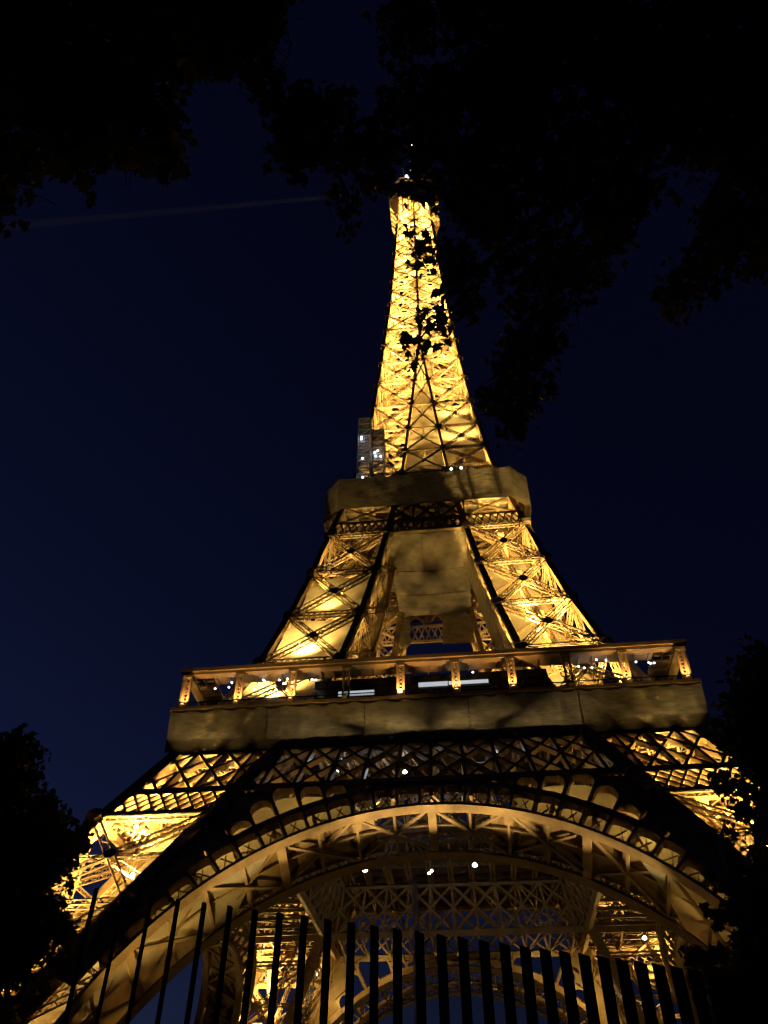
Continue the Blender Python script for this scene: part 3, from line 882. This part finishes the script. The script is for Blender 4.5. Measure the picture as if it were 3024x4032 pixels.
def soffit(t0, t1, skew, lab):
    def fn(u, v):
        d = .9+6.2*v
        th = R_(t0+(t1-t0)*u+skew*v*(1 if u > .5 else u*2))
        return tuple(arc(th, RA+.22+.25*nz(u*14, v*3)*math.sin(v*math.pi)+.25*math.sin(v*math.pi)**2, d))
    return cloth('tarpaulin', fn, 60, 16, 'canvas', lab)
soffit(-87, -31, -9, 'shining tarpaulin lining the arch soffit above the thin fence bars, lit by a strong lamp')
soffit(87, 38, 9, 'dim tarpaulin lining the arch soffit beside the dark conifer-like tree')
def spandrel_sheet(s, label):
    def fn(u, v):
        th = R_(14+44*u); r = 35.7+(min(43.2, rmax(th)+.6)-35.7)*v
        return tuple(arc(s*th, r, 1.75+.12*nz(u*20, v*4)))
    return cloth('tarpaulin', fn, 50, 8, 'canvas', label)
spandrel_sheet(-1, 'tarpaulin showing through the small round arches beside the blazing leg')
spandrel_sheet(1, 'tarpaulin showing through the small round arches on the feathery tree side')
def shaft_tarp(s, z0, z1, inner, label):
    def fn(u, v):
        z = z0+(z1-z0)*v
        if inner: x = -U(z)*.95+1.9*U(z)*u; y = -W(z)+2.2
        else: x = s*(U(z)+.2+(W(z)-U(z)-.9)*u); y = -W(z)+1.3+2.0*u*0
        return (x, y+.15*nz(u*6, v*9), z)
    return cloth('tarpaulin', fn, 16, 30, 'canvas', label)
shaft_tarp(1, 121.8, 148, False, 'brilliant tarpaulin at the foot of the spire, behind crossed braces, with a glaring lamp below')
shaft_tarp(1, 122, 158, True, 'narrow dim tarpaulin tapering up the middle of the spire between two dark posts')

# ------------------------------------------------------------------ sheeted hoist on the second platform
sc = thing('scaffold_hoist', 'grey sheeted scaffold hoist with white lamps standing on the second platform', 'scaffold', (-12, -16.5, 117))
def hoist(x0, x1, y0, y1, h, name):
    f = MB()
    for x in (x0, x1):
        for y in (y0, y1): f.beam((x, y, 0), (x, y, h), .14)
    zz = 0
    while zz <= h:
        for (a, b) in (((x0, y0), (x1, y0)), ((x1, y0), (x1, y1)), ((x1, y1), (x0, y1)), ((x0, y1), (x0, y0))):
            f.beam((*a, zz), (*b, zz), .1); f.beam((*a, zz), (*b, min(zz+2, h)), .08)
        zz += 2
    return f.build(name, M['scaffold'], sc)
f1 = hoist(-2.0, .7, -1.2, 2.2, 22.0, 'scaffold_bay'); f2 = hoist(.9, 3.6, -1.0, 2.2, 18.0, 'scaffold_bay')
for (x0, x1, y0, y1, h, fr_) in ((-1.9, .6, -1.1, 2.1, 22.2, f1), (1.0, 3.5, -.9, 2.1, 18.2, f2)):
    s = MB()
    def prof(u, v):
        e = [(x0, y1), (x0, y0), (x1, y0), (x1, y1)]; t = u*3; i = min(2, int(t)); t -= i
        x = e[i][0]*(1-t)+e[i+1][0]*t; y = e[i][1]*(1-t)+e[i+1][1]*t
        return (x+.05*nz(x*3+y, v*20), y+.06*nz(y*2+x*2, v*16), h*v)
    s.grid(prof, 18, 30)
    s.add([(x0, y0, h), (x1, y0, h), (x1, y1, h), (x0, y1, h)], [(0, 1, 2, 3)])
    s.build('sheeting', M['sheet'], fr_, smooth=True)
for p in ((-1.2, -1.6, 15.2), (-.9, -1.6, 8.4), (-.7, -1.6, 2.6), (1.7, -1.4, 10.2), (2.3, -1.4, 10.6), (3.0, -1.4, 8.8), (1.9, -1.4, 9.0), (-1.3, -1.6, 14.6)):
    b = MB(); b.loft([[(p[0]+rr*math.cos(a), p[1]+rr*math.sin(a), p[2]+dz) for a in [2*math.pi*i/8 for i in range(8)]] for rr, dz in ((.05, -.2), (.14, -.13), (.17, 0), (.08, .13))])
    b.build('lamp', M['lamp_white'], sc)
for p, e in (((-1.0, -2.0, 14.8), 90), ((-.9, -2.0, 3.0), 60), ((2.2, -1.9, 10), 70), ((-.6, .5, 12), 120)):
    ld = bpy.data.lights.new('lamp_glow', 'POINT'); ld.energy = e*.06; ld.color = WHITE; ld.shadow_soft_size = .3
    o = bpy.data.objects.new('lamp_glow', ld); COL.objects.link(o); o.parent = sc; o.location = p

# ------------------------------------------------------------------ perimeter fence of upright fins
fa = V3((CAM.x-1.83, CAM.y+5.0, 0)); fb = V3((CAM.x+1.42, CAM.y+6.86, 0)); fd = nrm(fb-fa)
fin_d = V3((math.sin(R_(-23)), math.cos(R_(-23)), 0))
fence = thing('fence', 'tall black fence of flat upright fins in front of the tower', 'fence', tuple(fa))
for k in range(-3, 31):
    p = fd*(k*.1627)
    b = MB()
    c = V3((0, 0, 0)); n = V3((-fin_d[1], fin_d[0], 0))*.011; e = fin_d*.064
    b.loft([[tuple(c+e*sx+n*sy+V3((0, 0, zz))) for sx, sy in QUAD] for zz in (.05,)]+[[tuple(c+e*sx+n*sy+V3((0, 0, 3.18+(.05 if sx > 0 else 0)))) for sx, sy in QUAD]])
    o = b.build('bar', M['fence'], fence); o.location = tuple(p)
rl = MB(); a_, b_ = fd*(-3.4*.1627), fd*(30.4*.1627)
rl.beam(a_+V3((0, 0, .12)), b_+V3((0, 0, .12)), .06, .1); rl.beam(a_+V3((0, 0, 1.0)), b_+V3((0, 0, 1.0)), .03, .05)
rl.build('rail', M['fence'], fence)

# slim mast on the lawn
see_through(M['mast'], .45)
mp = CAM+ray(903, 2212)*30; mp.z = 0
ms = MB()
mtop = 1.6+28.5*math.tan(math.asin(ray(903, 1890).z))
ms.loft([[(r*math.cos(a), r*math.sin(a), z) for a in [2*math.pi*i/12 for i in range(12)]] for r, z in ((.22, 0), (.22, .4), (.13, .5), (.12, 8), (.11, mtop), (.03, mtop+.15))])
mo = ms.build('mast', M['mast']); mo.location = mp
tag(mo, 'slim pale glassy mast standing behind the fence near the middle of the arch', 'mast')

# ------------------------------------------------------------------ trees
LEAF = [(0, 0), (.16, .10), (.50, .06), (.34, .30), (.56, .52), (.26, .56), (.0, 1.0), (-.26, .56), (-.56, .52), (-.34, .30), (-.50, .06), (-.16, .10)]
def put_leaf(mb, c, size, rnd):
    d = Vector((rnd.gauss(0, 1), rnd.gauss(0, 1), rnd.gauss(-.7, .6))).normalized()
    n = Vector((rnd.gauss(0, 1), rnd.gauss(0, 1), rnd.gauss(0, .8)))
    s = d.cross(n)
    if s.length < 1e-3: s = d.cross(Vector((1, 0, 0)))
    s.normalize(); n = s.cross(d)
    sz = size*rnd.uniform(.65, 1.25); fold = rnd.uniform(.05, .3); sp = []
    for x, y in LEAF:
        q = c+s*(x*sz)+d*((y-.4)*sz)+n*(fold*sz*(abs(x)-.2*y*y))
        sp.append((q.x, q.y, q.z))
    mb.add(sp, [(0, 1, 2, 3), (0, 3, 4, 5), (0, 5, 6), (0, 6, 7), (0, 7, 8, 9), (0, 9, 10, 11)])
def inside(px, py, poly):
    r = False; j = len(poly)-1
    for i in range(len(poly)):
        xi, yi = poly[i]; xj, yj = poly[j]
        if (yi > py) != (yj > py) and px < (xj-xi)*(py-yi)/(yj-yi)+xi: r = not r
        j = i
    return r
def sprigs(poly, spacing, d0, d1, rnd, tilt=0.0):
    """points where leafy sprigs grow: spread over the crown's spread and its depth"""
    xs = [p[0] for p in poly]; ys = [p[1] for p in poly]; out = []
    n = int((max(xs)-min(xs))*(max(ys)-min(ys))/spacing**2)
    for _ in range(n):
        x, y = rnd.uniform(min(xs), max(xs)), rnd.uniform(min(ys), max(ys))
        if inside(x, y, poly) and not (862 < x < 912 and 285 < y < 372 and rnd.random() < .7): out.append(at(x, y, rnd.uniform(d0, d1)))
    return out
def crown(name, mat, parent, centres, radius, per, size, seed):
    rnd = random.Random(seed); mb = MB()
    for c in centres:
        r = radius*rnd.uniform(.6, 1.3)
        for j in range(3):                               # twigs
            q = c+Vector((rnd.gauss(0, .6), rnd.gauss(0, .6), rnd.gauss(0, .6)))*r
            mb.beam(tuple(c), tuple(q), .01, .01)
        for _ in range(int(1.3*per*rnd.uniform(.6, 1.4))):
            v = Vector((rnd.gauss(0, 1), rnd.gauss(0, 1), rnd.gauss(0, .8)))
            v = v.normalized()*(r*rnd.random()**.5)
            put_leaf(mb, c+v, size, rnd)
    org = tuple(parent.location)
    mb.v = [(x-org[0], y-org[1], z-org[2]) for x, y, z in mb.v]
    return mb.build(name, mat, parent)
def limb(mb, pts, r0, r1, k=7):
    rings = []
    pts = [Vector(p) for p in pts]
    for i, p in enumerate(pts):
        a = (pts[min(i+1, len(pts)-1)]-pts[max(i-1, 0)]).normalized()
        s = a.cross(Vector((.3, .9, .2))).normalized(); t = a.cross(s); r = r0+(r1-r0)*i/(len(pts)-1)
        rings.append([tuple(p+s*(r*math.cos(q))+t*(r*math.sin(q))) for q in [2*math.pi*j/k for j in range(k)]])
    mb.loft(rings)
def wander(a, b, n, amp, rnd, droop=0.0):
    a, b = Vector(a), Vector(b); out = []
    for i in range(n+1):
        t = i/n; p = a.lerp(b, t)
        e = math.sin(t*math.pi)
        p += Vector((rnd.uniform(-1, 1), rnd.uniform(-1, 1), rnd.uniform(-1, 1)))*amp*e+Vector((0, 0, 1))*(droop*e)
        out.append(p)
    return out
def tree(label, base, height, polys, limbs, mats, seed, size=.19, name='plane_tree', cat='tree', trunk_r=.38):
    rnd = random.Random(seed)
    t = thing(name, label, cat, tuple(base), 'plane trees round the tower' if name == 'plane_tree' else None)
    tk = MB(); b = Vector(base)
    fork = b+Vector((rnd.uniform(-.3, .3), rnd.uniform(-.3, .3), height))
    limb(tk, wander(b, fork, 6, .2, rnd), trunk_r, trunk_r*.55, 10)
    tk.v = [(x-b.x, y-b.y, z-b.z) for x, y, z in tk.v]
    tr = tk.build('trunk', M['bark'], t, smooth=True)
    for path in limbs:
        br = MB()
        end = [fork+(Vector((0, 0, -height*.15)))]+[at(*q) for q in path]
        pts = []
        for i in range(len(end)-1):
            pts += wander(end[i], end[i+1], 5, .12, rnd, .15)[0 if i == 0 else 1:]
        limb(br, pts, trunk_r*.36, .015, 6)
        br.v = [(x-b.x, y-b.y, z-b.z) for x, y, z in br.v]
        br.build('branch', M['bark'], t)
    allc = []
    for k, (poly, spacing, d0, d1, rad, per, mi) in enumerate(polys):
        cs = sprigs(poly, spacing, d0, d1, rnd); allc += cs
        crown('crown' if k == 0 else 'foliage', mats[mi], t, cs, rad, per, size, seed*31+k)
    return t
TL = [(-60, -60), (612, -60), (604, 30), (585, 80), (575, 140), (530, 160), (500, 150), (478, 110), (466, 84), (455, 120), (430, 150), (405, 170), (388, 150), (378, 120), (366, 160), (370, 250), (372, 320), (384, 345), (365, 385), (340, 360), (315, 340), (270, 345), (223, 338), (190, 362), (150, 375), (90, 352), (55, 385), (35, 430), (10, 470), (-60, 480)]
TC = [(520, 150), (575, 130), (600, 190), (650, 200), (745, 205), (790, 232), (860, 220), (930, 230), (930, 330), (905, 345), (850, 335), (830, 390), (812, 420), (780, 440), (770, 480), (765, 525), (745, 535), (735, 500), (735, 460), (705, 440), (690, 410), (700, 380), (712, 350), (690, 335), (655, 350), (640, 385), (610, 380), (592, 360), (598, 310), (600, 262), (565, 220)]
TR = [(800, -60), (1720, -60), (1720, 540), (1650, 580), (1604, 600), (1585, 560), (1545, 600), (1500, 620), (1490, 660), (1460, 680), (1400, 690), (1405, 660), (1440, 620), (1480, 590), (1508, 530), (1518, 440), (1570, 380), (1550, 340), (1500, 345), (1460, 320), (1425, 318), (1405, 360), (1410, 430), (1350, 480), (1310, 545), (1260, 650), (1220, 640), (1195, 700), (1195, 800), (1165, 890), (1110, 940), (1070, 915), (1050, 870), (1095, 770), (1125, 700), (1100, 640), (1075, 560), (1055, 500), (1010, 490), (975, 480), (950, 420), (940, 380), (945, 300), (930, 240), (868, 200), (880, 165), (960, 145), (1050, 150), (1045, 90), (1020, 70), (920, 90), (875, 92), (840, 60)]
TT1 = [(885, 505), (940, 480), (950, 560), (930, 600), (900, 600), (884, 560)]
TT2 = [(880, 720), (935, 655), (980, 690), (975, 730), (935, 775), (900, 790), (868, 785), (872, 745)]
TT3 = [(955, 520), (1040, 560), (1030, 700), (990, 735), (965, 640)]
TT4 = [(855, 345), (940, 345), (940, 440), (905, 450), (880, 420), (850, 415)]
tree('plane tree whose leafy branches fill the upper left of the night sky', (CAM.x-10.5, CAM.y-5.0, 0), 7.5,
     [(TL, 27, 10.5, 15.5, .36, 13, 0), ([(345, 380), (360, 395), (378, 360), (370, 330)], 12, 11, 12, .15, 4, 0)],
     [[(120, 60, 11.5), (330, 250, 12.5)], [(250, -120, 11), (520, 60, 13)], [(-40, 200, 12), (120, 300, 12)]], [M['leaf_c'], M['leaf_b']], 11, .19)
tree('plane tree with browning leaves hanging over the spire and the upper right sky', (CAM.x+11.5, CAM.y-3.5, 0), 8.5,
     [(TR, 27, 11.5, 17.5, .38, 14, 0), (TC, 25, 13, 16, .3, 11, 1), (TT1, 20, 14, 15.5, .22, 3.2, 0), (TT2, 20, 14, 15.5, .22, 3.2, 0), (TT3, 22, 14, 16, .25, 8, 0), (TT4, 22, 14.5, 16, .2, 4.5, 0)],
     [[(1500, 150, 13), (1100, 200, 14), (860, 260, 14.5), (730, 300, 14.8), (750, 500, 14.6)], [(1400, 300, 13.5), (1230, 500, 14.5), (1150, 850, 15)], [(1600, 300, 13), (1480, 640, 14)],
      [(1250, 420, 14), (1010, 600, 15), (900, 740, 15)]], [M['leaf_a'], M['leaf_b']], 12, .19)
BL = [(-60, 1605), (30, 1590), (60, 1592), (78, 1630), (80, 1690), (75, 1715), (120, 1745), (135, 1762), (120, 1800), (160, 1808), (190, 1796), (170, 1830), (140, 1860), (118, 1910), (105, 1940), (120, 1975), (130, 2010), (90, 2050), (60, 2080), (10, 2110), (-60, 2120)]
BL2 = [(150, 1830), (150, 1900), (140, 1960), (160, 1985), (170, 2020), (130, 2065), (110, 2120), (60, 2180), (-40, 2230), (-40, 2120), (60, 2080), (110, 2040), (115, 1940)]
BR = [(1720, 1400), (1640, 1395), (1600, 1395), (1590, 1430), (1615, 1450), (1585, 1490), (1570, 1520), (1590, 1550), (1550, 1560), (1585, 1610), (1580, 1650), (1640, 1690), (1668, 1740), (1668, 1800), (1640, 1850), (1618, 1900), (1600, 1960), (1620, 2030), (1575, 2080), (1570, 2240), (1720, 2240)]
BR2 = [(1540, 1660), (1640, 1700), (1650, 1800), (1560, 1790), (1640, 1860), (1520, 1890), (1590, 1930), (1530, 1960), (1540, 2010), (1600, 2040), (1490, 2060), (1530, 2120), (1520, 2230), (1600, 2230), (1620, 2000), (1620, 1900), (1590, 1840), (1600, 1760), (1570, 1720)]
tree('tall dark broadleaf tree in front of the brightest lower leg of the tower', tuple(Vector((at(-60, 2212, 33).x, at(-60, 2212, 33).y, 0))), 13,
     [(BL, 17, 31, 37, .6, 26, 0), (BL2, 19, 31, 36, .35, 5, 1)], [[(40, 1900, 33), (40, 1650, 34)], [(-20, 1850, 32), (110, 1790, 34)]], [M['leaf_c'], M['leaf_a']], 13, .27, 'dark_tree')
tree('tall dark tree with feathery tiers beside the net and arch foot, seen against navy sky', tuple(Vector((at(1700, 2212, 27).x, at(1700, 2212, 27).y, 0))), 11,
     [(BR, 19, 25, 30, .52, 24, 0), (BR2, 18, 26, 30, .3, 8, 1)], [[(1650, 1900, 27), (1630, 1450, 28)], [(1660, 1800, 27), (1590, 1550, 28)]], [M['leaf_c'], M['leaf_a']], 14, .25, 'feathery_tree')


# ------------------------------------------------------------------ the faint sweep of the beacon across the sky
d_ = ray(40, 487); e_ = CAM+d_*((284-CAM.z)/d_.z); s_ = Vector((-1.6, -1.5, 284)); ax = (e_-s_); Lb = ax.length*1.25; ax.normalize()
b = MB(); k = 14; a1 = ax.cross(Vector((0, 0, 1))).normalized(); a2 = ax.cross(a1)
b.loft([[tuple(ax*t+a1*(r*math.cos(q))+a2*(r*math.sin(q))) for q in [2*math.pi*i/k for i in range(k)]] for t, r in ((1.0, .45), (Lb, .35+Lb*.009))])
bm_ = bpy.data.materials.new('thin_lit_air'); bm_.use_nodes = True; t = bm_.node_tree
t.nodes.remove(t.nodes['Principled BSDF']); v = t.nodes.new('ShaderNodeVolumePrincipled'); v.inputs['Density'].default_value = .004; v.inputs['Color'].default_value = (.9, .93, 1, 1)
t.links.new(v.outputs[0], t.nodes['Material Output'].inputs['Volume'])
ob = b.build('light_beam', bm_); ob.location = s_
tag(ob, kind='stuff')
ld = bpy.data.lights.new('beacon_beam', 'SPOT'); ld.energy = 650; ld.color = (.6, .75, 1); ld.spot_size = R_(1.2); ld.spot_blend = .5; ld.shadow_soft_size = .2
o = bpy.data.objects.new('beacon_beam', ld); COL.objects.link(o); o.parent = tower; o.location = s_; o.rotation_euler = ax.to_track_quat('-Z', 'Y').to_euler()
